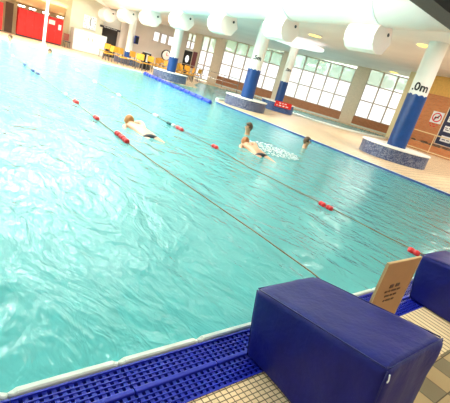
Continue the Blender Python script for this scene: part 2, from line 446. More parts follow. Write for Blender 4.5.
# ------------------------------------------------------------------ lane ropes
def rope(x, xf, floats, label, wire_pts):
    t = thing('lane_rope', label, 'lane rope', (x, 1.46, 0), 0, 'lane ropes')
    link_bm('wire', tube([(px-x, y-1.46, z) for px, y, z in wire_pts], .0075, 6), M['rope'], t, smooth=True)
    names = {'r': ('red float', 'redpl'), 'w': ('white float', 'whitepl'), 'g': ('dark green float', 'greenpl'), 'd': ('dark blue float', 'darkbluepl')}
    for fx, fy, k, L, r in floats:
        L *= .85; r *= .8
        pts = [(fx-x, fy-1.46+s*L/2, -.015) for s in (-1, -.92, -.55, -.1, 0, .1, .55, .92, 1)]
        rr = [r*.35, r*.8, r, r*.9, r*.55, r*.9, r, r*.8, r*.35]
        o = link_bm('float', tube(pts, rr, 12), M[names[k][1]], t, smooth=True)
        tag(o, names[k][0])
    return t
far = [(3.08, 15.13, 'd'), (3.07, 13.88, 'd'), (3.1, 13.36, 'd')]
rope(3.04, 3.08,
     [(a, b, k, .34, .055) for a, b, k in far] + [(3.07, 17.2, 'w', .3, .05), (3.07, 10.23, 'w', .26, .05), (3.08, 9.44, 'r', .30, .062), (3.03, 7.9, 'r', .26, .058),
      (3.03, 6.72, 'r', .2, .062), (3.02, 6.50, 'r', .2, .062), (3.00, 6.28, 'r', .2, .062)],
     'lane rope with three red floats together, running to behind the foreground blue block',
     [(3.03, 1.462, .0), (3.03, 1.85, .02), (3.03, 2.6, .015), (3.0, 4.0, .0), (2.99, 5.2, -.022), (3.0, 6.2, -.03), (3.05, 9, -.03), (3.07, 14, -.03), (3.08, 25.6, -.02)])
rope(5.40, 5.3,
     [(5.35, 19.6, 'w', .3, .05), (5.4, 16.96, 'w', .34, .055), (5.2, 14.22, 'w', .3, .055), (5.2, 11.98, 'w', .3, .055), (5.18, 9.32, 'w', .34, .06), (5.13, 8.5, 'g', .2, .055), (5.15, 8.3, 'w', .16, .055),
      (5.17, 8.02, 'r', .36, .062), (5.26, 6.6, 'r', .24, .058), (5.31, 3.50, 'r', .14, .055), (5.32, 3.35, 'r', .14, .055), (5.40, 1.90, 'r', .2, .055)],
     'lane rope with scattered red and white floats, running to the block at the right edge',
     [(5.40, 1.462, .0), (5.40, 1.9, .01), (5.36, 2.4, 0), (5.32, 3.4, -.005), (5.2, 4.8, -.01), (5.18, 5.3, -.03), (5.26, 6.6, -.03), (5.17, 8, -.03), (5.2, 12, -.03), (5.4, 17, -.03), (5.3, 25.5, -.02)])
# blue boom between main and leisure pools
cp = [Vector((12.2, 24.6, .0)), Vector((11.9, 23.0, .0)), Vector((11.75, 21.3, .0)), Vector((11.55, 19.3, 0)), Vector((11.35, 17.4, 0)), Vector((11.1, 15.1, 0))]
t = thing('floating_boom', 'thick bright blue floating boom stretched across the pool opening by the column', 'boom', (12.2, 24.6, 0))
sg = []
for a, b in zip(cp, cp[1:]):
    for q in range(3):
        p, r = a.lerp(b, (q+.03)/3), a.lerp(b, (q+.97)/3)
        link_bm('float', tube([p-cp[0], p.lerp(r, .1)-cp[0], p.lerp(r, .9)-cp[0], r-cp[0]], [.07, .12, .12, .07], 12), M['boom'], t, smooth=True)
link_bm('cable', tube([p-cp[0] for p in cp], .03, 6), M['darkbluepl'], t)

# ------------------------------------------------------------------ columns
def column(x, y, r, R, H, zb, zt, label, wave=0, canopy=None, ring_mat='mosaic'):
    t = thing('column', label, 'column', (x, y, 0), 0, 'columns on round plinths')
    o = link_bm('plinth', cy((0, 0, 0), (0, 0, H-.05), R, n=64), M[ring_mat], t)
    bm = bmesh.new(); cyl(bm, (0, 0, H-.05), (0, 0, H), R+.04, n=64)
    link_bm('plinth_top', bm, M['white'], t)
    link_bm('shaft', cy((0, 0, H), (0, 0, zt), r*.94, n=40), M['white'], t, smooth=False)
    # blue padding with a wavy top edge
    bm = bmesh.new(); n = 96; lo = []; hi = []; li = []
    for k in range(n):
        a = 2*PI*k/n; w = zb + .05*r/.5*abs(math.sin(a*5))*1.6 - .05
        lo.append(bm.verts.new((r*math.cos(a), r*math.sin(a), H)))
        hi.append(bm.verts.new((r*math.cos(a), r*math.sin(a), w)))
        li.append(bm.verts.new((r*.93*math.cos(a), r*.93*math.sin(a), w)))
    for k in range(n):
        j = (k+1) % n
        bm.faces.new((lo[k], lo[j], hi[j], hi[k])); bm.faces.new((hi[k], hi[j], li[j], li[k]))
    link_bm('blue_padding', bm, M['pad'], t, smooth=False)
    if canopy:
        bm = bmesh.new(); cyl(bm, (0, 0, zt-.08), (0, 0, zt+.02), canopy, n=64); cyl(bm, (0, 0, zt-.3), (0, 0, zt-.08), r, canopy*.5, n=48)
        link_bm('canopy_disc', bm, M['canopy'], t)
    return t
def wrap_text(t, s, size, r, z, ang, name='depth_marking'):
    bm = text_bm(s, size, .004, True)
    bmesh.ops.subdivide_edges(bm, edges=[e for e in bm.edges if e.calc_length() > size*.15], cuts=2)
    for v in bm.verts:
        a = ang + v.co.x/r; rr = r + .008 + v.co.z
        v.co = Vector((rr*math.cos(a), rr*math.sin(a), z + v.co.y))
    return link_bm(name, bm, M['black'], t)
aim = lambda x, y: math.atan2(-y, -x)
cA = column(15.95, 8.1, .385, 1.38, .55, 2.72, SO(15.95, 8.1)+.05, 'nearest blue and white column with black .0m depth marking, on mosaic ring')
wrap_text(cA, '.0m', .44, .362, 3.0, aim(15.95, 8.1)-.02)
cB = column(14.1, 16.1, .35, 1.12, .55, 2.05, SO(14.1, 16.1)+.05, 'blue and white column beside the ring carrying a red sign')
wrap_text(cB, '.5m', .3, .329, 2.62, aim(14.1, 16.1)-.1)
cC = column(13.7, 23.9, .31, 1.15, .55, 1.5, SO(13.7, 23.9)+.05, 'slim blue and white column behind the blue boom near the chairs')
cD = column(13.4, 30.5, .27, 1.0, .5, .95, SO(13.4, 30.5)+.05, 'far column with low blue padding beside the dark doorway')
cE = column(19.3, 18.8, .28, 1.12, .6, 1.95, SO(19.3, 18.8)-.18, 'column with round white ceiling disc and a red sign on its plinth', canopy=1.85, ring_mat='mosaic_blue')
wrap_text(cE, '.0m', .26, .264, 2.7, aim(19.3, 18.8)+.1)
# red warning sign on the plinth of column E
a = aim(19.3, 18.8) + .32
t = thing('warning_sign', 'small red sign with two lines of white lettering fixed on the blue round plinth', 'sign', (19.3+1.17*math.cos(a), 18.8+1.17*math.sin(a), .52), a+PI/2)
link_bm('panel', bx((0, 0, 0), (1.15, .03, .36)), M['red'], t)
for words, z, q in (((.12, .1, .14), .075, .9), ((.07, .16, .12, .17), -.075, 1.1)):
    x = -.05-(sum(words)+.09*q*(len(words)-1))/2
    for ww in words:
        link_bm('word', bx((x+ww/2, -.02, z), (ww, .006, .063*q)), M['whitepl'], t); x += ww+.09*q

# small blue speaker box on far column, dark box
t = thing('wall_speaker', 'small dark blue speaker box mounted on the far column', 'speaker', (13.75, 30.2, 1.95))
link_bm('case', bx((0, 0, 0), (.32, .22, .6), bevel=.03), M['darkbluepl'], t); link_bm('grille', bx((0, -.115, -.02), (.24, .01, .46)), M['black'], t)

# ------------------------------------------------------------------ ceilings, duct, beam
struct('ceiling', bx((1.6, 13.9, 7.1), (23.2, 45.2, .2)), M['hall_ceiling'], label='high white ceiling above the main pool', cat='ceiling')
sp = [(12.95, -4), (40, -4), (40, 16.5), (36.6, 17.6), (22.6, 37.4), (20.6, 38.5), (12.95, 38.5)]
struct('ceiling_low', prism(sp, SO, lambda x, y: SO(x, y)+.25), M['soffit'], label='low grey ceiling above the pool surround and columns', cat='ceiling')
struct('ceiling_fascia', prism([(12.95, -4), (13.2, -4), (13.2, 36.5), (12.95, 36.5)], SO, 7.0), M['white'], label='white upright face above the low ceiling', cat='ceiling')
struct('ceiling_far', prism([(-9, 29.5), (8.2, 29.5), (9.4, 34.0), (-9, 34.0)], lambda x, y: 2.10+(34.2-y)*.11, lambda x, y: 2.2+(34.2-y)*.11+.1), M['far_soffit'], label='low tan ceiling above the red lockers', cat='ceiling')
struct('beam', bx((2.6, 4.40, 3.98), (20.6, .50, .46)), M['steel'], label='dark brown roof beam crossing overhead', cat='beam')
struct('ceiling_panel', bx((9.9, 2.95, 4.1), (6.0, 2.3, .08)), M['teal_panel'], label='dull teal ceiling panel beside the dark beam', cat='ceiling')

dz = lambda y: 4.26 - (y-5.9)*.0262           # underside of the duct
DR = 1.15
t = thing('air_duct', 'large round white air duct running above the right pool edge', 'duct', (11.75, -2, dz(-2)+DR))
pts = [(0, y+2, dz(y)-dz(-2)) for y in (5.2, 8, 14, 22, 28, 31)]
link_bm('tube', tube(pts, DR, 48), M['duct'], t, smooth=True)
link_bm('elbow', tube([(0, 33, dz(31)-dz(-2)), (-.25, 33.5, dz(31)-dz(-2)), (-1.4, 34.2, dz(31)-dz(-2)+.1), (-3.5, 34.4, dz(31)-dz(-2)+.1)], [DR, DR*.98, DR*.75, .6], 32), M['duct'], t, smooth=True)
for y in range(8, 31, 4):
    bm = bmesh.new(); cyl(bm, (0, y+2.0, dz(y)-dz(-2)), (0, y+2.08, dz(y+.08)-dz(-2)), DR+.02, n=48)
    link_bm('joint_band', bm, M['white'], t)
lab = ['nearest and largest', 'second nearest', 'third nearest', 'fourth nearest', 'fifth nearest', 'sixth nearest', 'farthest and smallest']
for i, (y, z) in enumerate([(8.5, 3.86), (12.75, 3.78), (16.9, 3.64), (20.9, 3.52), (24.8, 3.38), (28.5, 3.30), (32.2, 3.12)]):
    t = thing('air_nozzle', lab[i] + ' of the white drum shaped air outlets hanging under the duct', 'air outlet', (11.95, y, z), 0, 'drum shaped air outlets')
    bm = bmesh.new(); L = 1.15; sec = []
    # cross section in XZ : rounded on the pool side, pointed on the other
    for a in range(7):
        an = PI*.5 + PI*a/6
        sec.append((-.05+.48*math.cos(an), .47*math.sin(an)))
    sec += [(.26, -.42), (.55, -.02), (.34, .42)]
    r0 = [bm.verts.new((x, -L/2, zz)) for x, zz in sec]; r1 = [bm.verts.new((x, L/2, zz)) for x, zz in sec]
    n = len(sec)
    for k in range(n): bm.faces.new((r0[k], r0[(k+1) % n], r1[(k+1) % n], r1[k]))
    bm.faces.new(r0[::-1]); bm.faces.new(r1)
    o = link_bm('drum', bm, M['duct'], t)
    bm = bmesh.new(); cyl(bm, (-.02, 0, .4), (-.02, 0, dz(y)-z+.02), .36, n=24); link_bm('neck', bm, M['duct'], t)
    link_bm('end_vent', cy((.22, -L/2-.012, .2), (.22, -L/2+.01, .2), .06, n=16), M['darkgrey'], t)
# recessed lamps in the low ceiling
for i, (x, y, l) in enumerate([(16.7, 15.1, 'round yellow ceiling lamp left of the big nearest air outlet'), (16.7, 9.0, 'round yellow ceiling lamp beside the nearest column top'),
                  (33.2, 28.0, 'faint yellow ceiling lamp above the middle windows'), (32.3, 19.2, 'faint yellow ceiling lamp above the right windows'), (16.5, 7.2, 'round yellow ceiling lamp right of the nearest column top')]):
    t = thing('ceiling_lamp', l, 'ceiling lamp', (x, y, SO(x, y)), 0, 'round lamps in the low ceiling')
    link_bm('rim', cy((0, 0, -.04), (0, 0, .02), .40, n=32), M['whitepl'], t)
    link_bm('lens', cy((0, 0, -.05), (0, 0, -.03), .34, n=32), M['lamp_yellow'], t)

# ------------------------------------------------------------------ window wall
W0 = Vector((20.2, 38.0)); W1 = Vector((34.6, 18.86)); wd = (W1-W0).normalized(); wn = Vector((wd.y, -wd.x))   # wn points outside (+x,+y)?
if wn.dot(Vector((1, 1))) < 0: wn = -wn
WA = math.atan2(wd.y, wd.x)
def wp(s, d=0, z=0): p = W0 + wd*s + wn*d; return (p.x, p.y, z)
def wbox(name, s0, s1, z0, z1, m, d0=0, d1=.3, parent=None, **k):
    # mesh in the wall's own frame: x along wall, y outward
    bm = bx(((s0+s1)/2, (d0+d1)/2, (z0+z1)/2), (s1-s0, d1-d0, z1-z0))
    flip = -1 if Vector((-wd.y, wd.x)).dot(wn) < 0 else 1
    if flip < 0: bmesh.ops.scale(bm, vec=(1, -1, 1), verts=bm.verts)
    o = link_bm(name, bm, m, parent)
    if not parent: o.location = (W0.x, W0.y, 0); o.rotation_euler = (0, 0, WA); o['kind'] = 'structure'
    for kk, v in k.items(): o[kk] = v
    return o
ztop = lambda s: 3.95 + .054*s
bays = [(2.45, 3.42, 2, 2.62), (4.08, 5.6, 2, .15), (6.5, 12.4, 5, .87), (13.4, 19.3, 5, .87), (20.5, 25.6, 4, .87)]
wbox('wall_windows', 6.0, 25.6, -.1, .87, M['dado'], 0, .35, label='low brown brick wall below the tall windows', category='wall')
wbox('trim_4', 6.0, 25.6, .87, .93, M['frame'], -.06, .1, label='pale sill along the brown brick wall', category='trim')
wbox('trim_5', 6.0, 25.6, 0, .14, M['edge_white'], -.05, 0, label='white skirting below the brown brick', category='trim')
wbox('wall_header', 2.3, 26, 5.45, 6.2, M['pier'], 0, .35, label='strip of wall above the tall windows', category='wall')
piers = [(2.3, 2.45), (3.42, 4.08), (5.6, 6.5), (12.4, 13.4), (19.3, 20.5), (25.6, 26.0)]
for i, (a, b) in enumerate(piers):
    wbox('wall_pier', a, b, 0, 5.5, M['pier'] if i > 1 else M['cream_wall'], -.08, .35, label='beige upright wall pier between tall windows', category='wall')
wbox('wall_left_header', 2.3, 6.6, ztop(4)+.02, 5.6, M['cream_wall'], 0, .3, label='cream wall above the far narrow windows', category='wall')
wbox('wall_above_door', 2.45, 3.42, 2.45, 2.6, M['white'], 0, .3, label='white panel above the black door', category='wall')
for i, (a, b, n, zb) in enumerate(bays):
    flip = -1 if Vector((-wd.y, wd.x)).dot(wn) < 0 else 1
    e = thing('window_%d' % (i+1), ['small far window above the black door', 'narrow tall far window beside the black door', 'tall window bay left of the red sign column', 'tall window bay behind the red sign column',
             'tall window bay left of the nearest column'][i], 'window', (W0.x, W0.y, 0), WA); e['kind'] = 'structure'
    zt = ztop((a+b)/2); h = zt-zb; zr = [zb, zb+h*.35, zb+h*.69, zt] if i > 1 else ([zb, zb+h*.33, zb+h*.66, zt] if i == 1 else [zb, zb+h*.5, zt])
    bm = bmesh.new()
    for k in range(n+1):
        x = a+(b-a)*k/n; box(bm, (x, flip*.1, (zb+zt)/2), (.13 if 0 < k < n else .18, .12, zt-zb))
    for z in zr: box(bm, ((a+b)/2, flip*.1, z), (b-a, .1, .10))
    link_bm('window_frame', bm, M['frame'], e)
    bm = bmesh.new(); box(bm, ((a+b)/2, flip*.14, (zr[0]+zr[-2])/2), (b-a, .01, zr[-2]-zr[0])); link_bm('frosted_panes', bm, M['frost'], e)
    bm = bmesh.new(); box(bm, ((a+b)/2, flip*.14, (zr[-2]+zr[-1])/2), (b-a, .01, zr[-1]-zr[-2])); link_bm('clear_panes', bm, M['glass'], e)
# black door beside the far narrow window
flip = -1 if Vector((-wd.y, wd.x)).dot(wn) < 0 else 1
t = thing('door_1', 'black door with oval white window near the chairs', 'door', (W0.x, W0.y, 0), WA); t['kind'] = 'structure'
link_bm('door_leaf', bx((2.93, flip*.05, 1.22), (.86, .08, 2.44)), M['black'], t)
bm = bmesh.new(); bmesh.ops.create_uvsphere(bm, u_segments=20, v_segments=10, radius=1, matrix=Matrix.Translation((2.93, flip*.0, 1.65)) @ Matrix.Diagonal((.2, .02, .36, 1)))
link_bm('oval_window', bm, M['frost'], t)
wbox('wall_notice', 3.5, 3.95, .9, 2.5, mat('maroon_notice', (.2, .06, .07), .6), -.12, -.09, label='dark maroon panel on the wall right of the black door', category='notice')

# trees and lawn outside
struct('ground_outside', prism([(23, 40), (37, 20), (41, 19), (60, 30), (50, 62), (22, 62)], -.3, -.05), M['grass'], label='grass outside behind the tall windows', cat='ground')
def crown(r, seed):
    bm = bmesh.new(); bmesh.ops.create_icosphere(bm, subdivisions=4, radius=1)
    for v in bm.verts:
        n = noise.noise(v.co*2+Vector((seed, 0, 0)))*.35 + noise.noise(v.co*6+Vector((0, seed, 0)))*.22
        v.co *= 1+n; v.co.x *= r; v.co.y *= r; v.co.z *= r*.95
    return bm
for i in range(8):
    s = 4 + 3.6*i; p = wp(s, 9+1.2*math.sin(i*2.1)); r = 1.55+.2*math.sin(i*1.7)
    t = thing('tree', 'pale green leafy tree outside seen through the top panes of the windows', 'tree', (p[0], p[1], -.05), i, 'trees outside the windows')
    link_bm('trunk', cy((0, 0, 0), (0, 0, 4), .2, .13, 10), M['bark'], t)
    link_bm('crown', crown(r, i*3.3), M['leaf'], t, loc=(0, 0, 4.6+.4*math.sin(i)))

# ------------------------------------------------------------------ right brick wall
struct('wall_right', bx((30.15, 9.5, 2.0), (.3, 11.3, 4.05)), M['brick'], label='orange red brick wall at the right', cat='wall')
struct('wall_right_upper', bx((30.17, 9.5, 4.9), (.3, 11.3, 1.75)), M['orange_plaster'], label='orange plaster above the brick wall', cat='wall')
struct('wall_right_pillar', bx((30.1, 15.75, 2.8), (.7, 1.1, 5.7)), M['cream_pillar'], label='cream yellow corner pillar left of the brick wall', cat='wall')
struct('wall_right_return', prism([(30.3, 16.2), (30.6, 16.0), (36.2, 17.6), (35.9, 17.9)], 0, 5.6), M['cream_pillar'], label='cream wall returning from pillar to windows', cat='wall')
t = thing('prohibition_sign', 'square white sign with a red no diving circle on the brick wall', 'sign', (29.98, 13.14, 2.5))
link_bm('plate', bx((0, 0, 0), (.03, .82, .82)), M['whitepl'], t)
bm = bmesh.new(); n = 40
for k in range(n):
    a0, a1 = 2*PI*k/n, 2*PI*(k+1)/n
    q = [bm.verts.new((-.022, r*math.cos(a), r*math.sin(a))) for r, a in ((.34, a0), (.34, a1), (.26, a1), (.26, a0))]; bm.faces.new(q)
box(bm, (-.02, 0, 0), (.01, .07, .56)); bmesh.ops.rotate(bm, verts=bm.verts[-8:], cent=(0, 0, 0), matrix=Matrix.Rotation(.75, 3, 'X'))
link_bm('red_ring', bm, M['redpl'], t)
bm = bmesh.new(); cyl(bm, (-.018, -.12, .12), (-.028, -.12, .12), .055, n=14)
box(bm, (-.02, .0, .0), (.01, .28, .09)); box(bm, (-.02, .12, -.1), (.01, .08, .18))
link_bm('diving_figure', bm, M['black'], t)
bm = marks_bm([((.14, .2, .12), 1), ((.2, .1), 1)], .16); bm.transform(Matrix.Rotation(PI/2, 4, 'Z'))
t = tag(link_bm('sign_text', bm, M['redpl'], loc=(29.985, 13.2, 1.92)), 'two lines of red lettering on the brick below the no diving sign', 'lettering')
t = thing('notice_board', 'tall navy blue notice board with white notices on the brick wall', 'notice board', (29.97, 11.6, 2.05))
link_bm('board', bx((0, 0, 0), (.05, 1.9, 2.6)), M['navy'], t)
bm = bmesh.new()
for y in (-.97, .97): box(bm, (-.01, y, 0), (.07, .06, 2.66))
for z in (-1.33, 1.33): box(bm, (-.01, 0, z), (.07, 2.0, .06))
link_bm('board_frame', bm, M['pier'], t)
for (y, z) in ((.35, .55), (.35, -.15), (.3, -.85), (-.5, .3), (-.5, -.6)):
    o = link_bm('notice', bx((-.03, y, z), (.01, .75, .42)), M['whitepl'], t)
    mb = marks_bm([((.18, .2, .1), 1), ((.25, .2), 1)], .13); mb.transform(Matrix.Rotation(-PI/2, 4, 'Z')); link_bm('notice_print', mb, M['navy'], o, loc=(-.037, y, z))
t = thing('planter', 'low brown brick planter with dark soil and stones below the brick wall', 'planter', (28.9, 10.2, 0))
link_bm('planter_wall', bx((0, 0, .28), (1.4, 9.5, .56)), M['brick'], t)
bm = bmesh.new()
for k in range(55):
    r = random.uniform(.08, .2)
    bmesh.ops.create_icosphere(bm, subdivisions=2, radius=r, matrix=Matrix.Translation((random.uniform(-.6, .6), random.uniform(-4.6, 4.6), .58)) @ Matrix.Diagonal((1, 1.3, .7, 1)))
tag(link_bm('stones', bm, M['rubble'], t), kind='stuff')
t = thing('handrail', 'pale metal handrail in front of the brick planter', 'handrail', (27.6, 10.4, 0))
bm = bmesh.new(); cyl(bm, (0, -5, 1.3), (0, 4.4, 1.3), .035, n=8); link_bm('rail', bm, M['cream_pillar'], t)
bm = bmesh.new(); cyl(bm, (0, -5, .12), (0, 4.4, .12), .035, n=8); link_bm('rail', bm, M['cream_pillar'], t)
for y in (-5, -1.8, 1.3, 4.4): link_bm('post', cy((0, y, 0), (0, y, 1.3), .03, n=8), M['cream_pillar'], t)
t = thing('handrail', 'thin steel handrail in front of the far tall windows', 'handrail', wp(3.2, -2.3))
t.rotation_euler = (0, 0, WA)
for z in (1.15, .6): link_bm('rail', cy((0, 0, z), (6.2, 0, z), .03, n=8), M['chrome'], t)
for x in (0, 1.55, 3.1, 4.65, 6.2): link_bm('post', cy((x, 0, 0), (x, 0, 1.15), .03, n=8), M['chrome'], t)

# ------------------------------------------------------------------ back wall, lockers, left
struct('wall_back', bx((17.9, 36.15, 2.6), (7.6, .3, 5.2)), M['beige_wall'], label='plain greyish beige wall behind the chairs', cat='wall')
for i, (x0, x1) in enumerate(((18.0, 18.6), (18.8, 19.4), (19.6, 20.2), (20.4, 21.0))):
    e = thing('window_%d' % (6+i), ['leftmost', 'second', 'third', 'rightmost'][i] + ' of four small high windows in the beige back wall', 'window', (x0, 35.98, 2.4)); e['kind'] = 'structure'
    bm = bmesh.new(); w = x1-x0
    for x in (0, w): box(bm, (x, 0, .42), (.05, .08, .9))
    for z in (0, .84): box(bm, (w/2, 0, z), (w, .08, .05))
    link_bm('window_frame', bm, M['frame'], e); link_bm('pane', bx((w/2, .0, .42), (w, .01, .84)), M['frost'], e)
struct('wall_far', bx((.4, 34.15, 2.2), (18.8, .3, 4.6)), mat('tan_wall', (.66, .52, .3), .7, noise_amt=.05, noise_scale=1), label='tan wall behind the red lockers', cat='wall')
struct('wall_far_white', bx((11.1, 34.15, 2.2), (2.6, .3, 4.6)), M['cream_wall'], label='cream wall behind the cabinet and the clock', cat='wall')
struct('wall_far_return', bx((14.2, 35.2, 2.3), (.3, 1.9, 4.6)), M['beige_wall'], label='short wall beside the dark doorway', cat='wall')
struct('wall_doorway', bx((13.2, 34.6, 3.4), (1.7, .3, 2.2)), M['white'], label='wall above the dark doorway', cat='wall')
struct('door_2', bx((13.2, 34.6, 1.15), (1.5, .1, 2.3)), mat('dark_doorway', (.035, .028, .025), .7), label='dark doorway right of the white cabinet', cat='door')
t = thing('doorway_sign', 'thin dark sign bar above the dark doorway', 'sign', (13.0, 33.9, 2.28))
link_bm('panel', bx((0, 0, 0), (1.75, .06, .16)), M['darkgrey'], t); link_bm('lettering', marks_bm([((.2, .3, .15, .3), .5)], .16), M['whitepl'], t, loc=(0, -.034, 0))
t = thing('clock', 'large square white clock face on the wall above the white cabinet', 'clock', (11.3, 33.93, 2.25))
link_bm('face', bx((0, 0, 0), (1.05, .06, 1.02), bevel=.02), M['whitepl'], t)
for k in range(12):
    a = k*PI/6; link_bm('hour_mark', bx((.43*math.sin(a), -.034, .43*math.cos(a)), (.05, .01, .05)), M['darkgrey'], t)
bm = bmesh.new(); box(bm, (0, -.036, .17), (.05, .01, .38)); bm.transform(Matrix.Rotation(.12, 4, 'Y')); link_bm('minute_hand', bm, M['black'], t)
bm = bmesh.new(); box(bm, (0, -.036, -.1), (.05, .01, .24)); bm.transform(Matrix.Rotation(-.3, 4, 'Y')); link_bm('hour_hand', bm, M['black'], t)
t = thing('storage_cabinet', 'large plain white cabinet against the wall below the square clock', 'cabinet', (11.15, 33.3, 0))
link_bm('body', bx((0, 0, .78), (2.6, .9, 1.56), bevel=.01), M['white'], t)
for sx in (-.65, .65):
    o = link_bm('door', bx((sx, -.46, .78), (1.26, .02, 1.46)), M['whitepl'], t); link_bm('handle', bx((sx-.5*math.copysign(1, sx), -.48, 1.0), (.03, .03, .2)), M['chrome'], o)
def lockers(x0, x1, n, h, label):
    t = thing('locker_bank', label, 'lockers', (x0, 32.6, 0), 0, 'red lockers at the far end')
    w = (x1-x0)/n
    link_bm('body', bx(((x1-x0)/2, .3, h/2+.05), (x1-x0, .56, h-.1)), M['red'], t)
    link_bm('plinth', bx(((x1-x0)/2, .32, .05), (x1-x0-.04, .5, .1)), M['darkgrey'], t)
    for k in range(n):
        d = link_bm('door', bx((w*(k+.5), .0, h/2+.06), (w-.012, .03, h-.16)), M['red'], t)
        link_bm('handle', bx((w*(k+.85), -.02, h*.5), (.02, .02, .12)), M['darkgrey'], d)
    return t
lockers(5.95, 8.95, 6, 1.85, 'long red locker bank behind the white pole at the far end of the pool')
lockers(2.6, 5.0, 4, 1.85, 'red locker bank at the far left edge of the picture')
for i, (x, z, w, h, l) in enumerate([(8.15, 1.5, .42, .3, 'larger white notice on the red lockers right of the pole'), (8.72, 1.28, .2, .36, 'narrow white notice at right end of the red lockers')]):
    t = tag(link_bm('paper_notice', bx((0, 0, 0), (w, .01, h)), M['whitepl'], loc=(x, 32.575, z)), l, 'notice')
for i, x in enumerate((3.4, 6.15, 6.85, 7.75, 8.75)):
    t = thing('strip_lamp', ['short glowing lamp above the left red lockers', 'short glowing lamp above the left end of the long red lockers', 'short glowing lamp above the long red lockers just left of the pole',
        'short glowing lamp above the long red lockers just right of the pole', 'short glowing lamp above the right end of the long red lockers'][i], 'lamp', (x, 32.9, 1.99), 0, 'lamps above the red lockers')
    link_bm('tube_light', bx((0, 0, 0), (.42, .12, .09), bevel=.02), M['lamp_white'], t); link_bm('bracket', bx((0, .0, -.09), (.1, .06, .10)), M['darkgrey'], t)
struct('door_3', bx((5.6, 33.98, 1.0), (.5, .05, 2.0)), mat('brown_door', (.16, .1, .06), .6), label='narrow brown door between the red locker banks', cat='door')
t = thing('support_pole', 'slim white upright pole in front of the long red lockers', 'pole', (6.7, 28.2, 0))
link_bm('shaft', cy((0, 0, 0), (0, 0, 3.2), .09, n=20), M['white'], t); link_bm('base_collar', cy((0, 0, 0), (0, 0, .1), .2, n=20), M['white'], t)
t = thing('dark_bench', 'small dark bench by the wall right of the red lockers', 'bench', (9.25, 32.3, 0))
link_bm('seat', bx((0, 0, .45), (.4, .5, .06)), M['darkgrey'], t); link_bm('backrest', bx((0, .24, .75), (.4, .05, .5)), mat('dark_red_back', (.25, .05, .03), .5), t)
for sx in (-1, 1):
    for sy in (-1, 1): link_bm('leg', bx((sx*.17, sy*.2, .21), (.03, .03, .42)), M['darkgrey'], t)

# pace clock and bin
t = thing('pace_clock', 'round white pace clock with black rim standing behind the chairs', 'clock', (16.6, 30.25, 0))
bm = bmesh.new(); cyl(bm, (0, 0, 1.45), (0, .1, 1.45), .43, n=40); link_bm('rim', bm, M['black'], t)
link_bm('face', cy((0, -.02, 1.45), (0, .0, 1.45), .36, n=40), M['whitepl'], t)
bm = bmesh.new(); box(bm, (0, -.03, 1.56), (.04, .01, .26)); box(bm, (.09, -.03, 1.45), (.2, .01, .04)); link_bm('hands', bm, M['redpl'], t)
bm = bmesh.new(); cyl(bm, (0, .05, .05), (0, .05, 1.05), .03, n=8); box(bm, (0, .05, .03), (.5, .4, .06)); link_bm('stand', bm, M['darkgrey'], t)
t = thing('rescue_stand', 'black stand with white top beside the yellow chairs and far column', 'stand', (14.35, 29.2, 0))
link_bm('cabinet', bx((0, 0, .62), (.62, .4, 1.24), bevel=.04), M['black'], t); link_bm('white_panel', bx((0, -.21, .85), (.2, .02, .55)), M['whitepl'], t); link_bm('lid', bx((0, 0, 1.27), (.5, .34, .07), bevel=.02), M['whitepl'], t)

# ------------------------------------------------------------------ chairs
def chair():
    t = thing('cafe_chair', 'yellow wooden cafe chair among the rows in front of the beige back wall', 'chair', (0, 0, 0), 0, 'yellow wooden cafe chairs')
    link_bm('seat', bx((0, 0, .46), (.5, .48, .05), bevel=.015), M['wood'], t)
    bm = bmesh.new()
    r = []
    for k in range(7):
        a = -1+2*k/6; r.append((a*.24, .24-.03*abs(a), 0))
    lo = [bm.verts.new((x, y, .62)) for x, y, z in r]; hi = [bm.verts.new((x, y+.05, .98)) for x, y, z in r]
    lo2 = [bm.verts.new((x, y+.03, .62)) for x, y, z in r]; hi2 = [bm.verts.new((x, y+.08, .98)) for x, y, z in r]
    for k in range(6):
        for q in ((lo[k], lo[k+1], hi[k+1], hi[k]), (lo2[k+1], lo2[k], hi2[k], hi2[k+1]), (hi[k], hi[k+1], hi2[k+1], hi2[k]), (lo[k+1], lo[k], lo2[k], lo2[k+1])): bm.faces.new(q)
    for k in (0, 6): bm.faces.new((lo[k], hi[k], hi2[k], lo2[k]))
    link_bm('backrest', bm, M['wood'], t)
    for sx in (-1, 1):
        link_bm('leg', cy((sx*.22, -.2, 0), (sx*.2, -.19, .45), .022, n=8), M['legmetal'], t)
        link_bm('leg', cy((sx*.22, .24, 0), (sx*.2, .22, .66), .022, n=8), M['legmetal'], t)
    return t
c0 = chair(); first = True
spots = [(15.1, 28.2, .4), (15.8, 27.9, 3.4), (15.3, 29.6, 1.2), (16.2, 29.0, 2.6), (16.9, 28.2, .2), (17.0, 29.6, 4.0), (17.6, 30.6, 1.0), (16.3, 31.1, 5.0), (17.9, 29.9, 2.2),
         (18.9, 31.4, .5), (19.6, 31.6, 2.9), (18.6, 32.5, 4.2), (19.9, 32.7, 1.3), (13.0, 28.3, .3), (12.4, 29.2, 2.0), (11.7, 29.0, 3.2), (11.8, 31.3, 5.2), (13.6, 27.7, .8), (15.0, 31.2, 3.0), (18.3, 33.6, .2), (20.6, 31.2, 3.5), (15.9, 26.6, .3), (16.5, 27.2, 2.0), (17.4, 27.4, 4.4), (14.9, 27.1, 5.2), (18.2, 28.6, 1.6), (19.0, 29.9, 3.9), (12.8, 26.9, 2.6), (11.9, 27.7, .6), (10.9, 28.2, 4.8), (14.3, 28.0, 2.2), (19.9, 30.2, .9)]
for x, y, r in spots:
    c = c0 if first else copy_tree(c0); first = False
    c.location = (x, y, 0); c.rotation_euler = (0, 0, r); c.scale = (1.12, 1.12, 1.12)
    if x < 13.8: c['label'] = 'yellow wooden cafe chair beside the far column and the dark doorway'; c['group'] = 'cafe chairs beside the dark doorway'

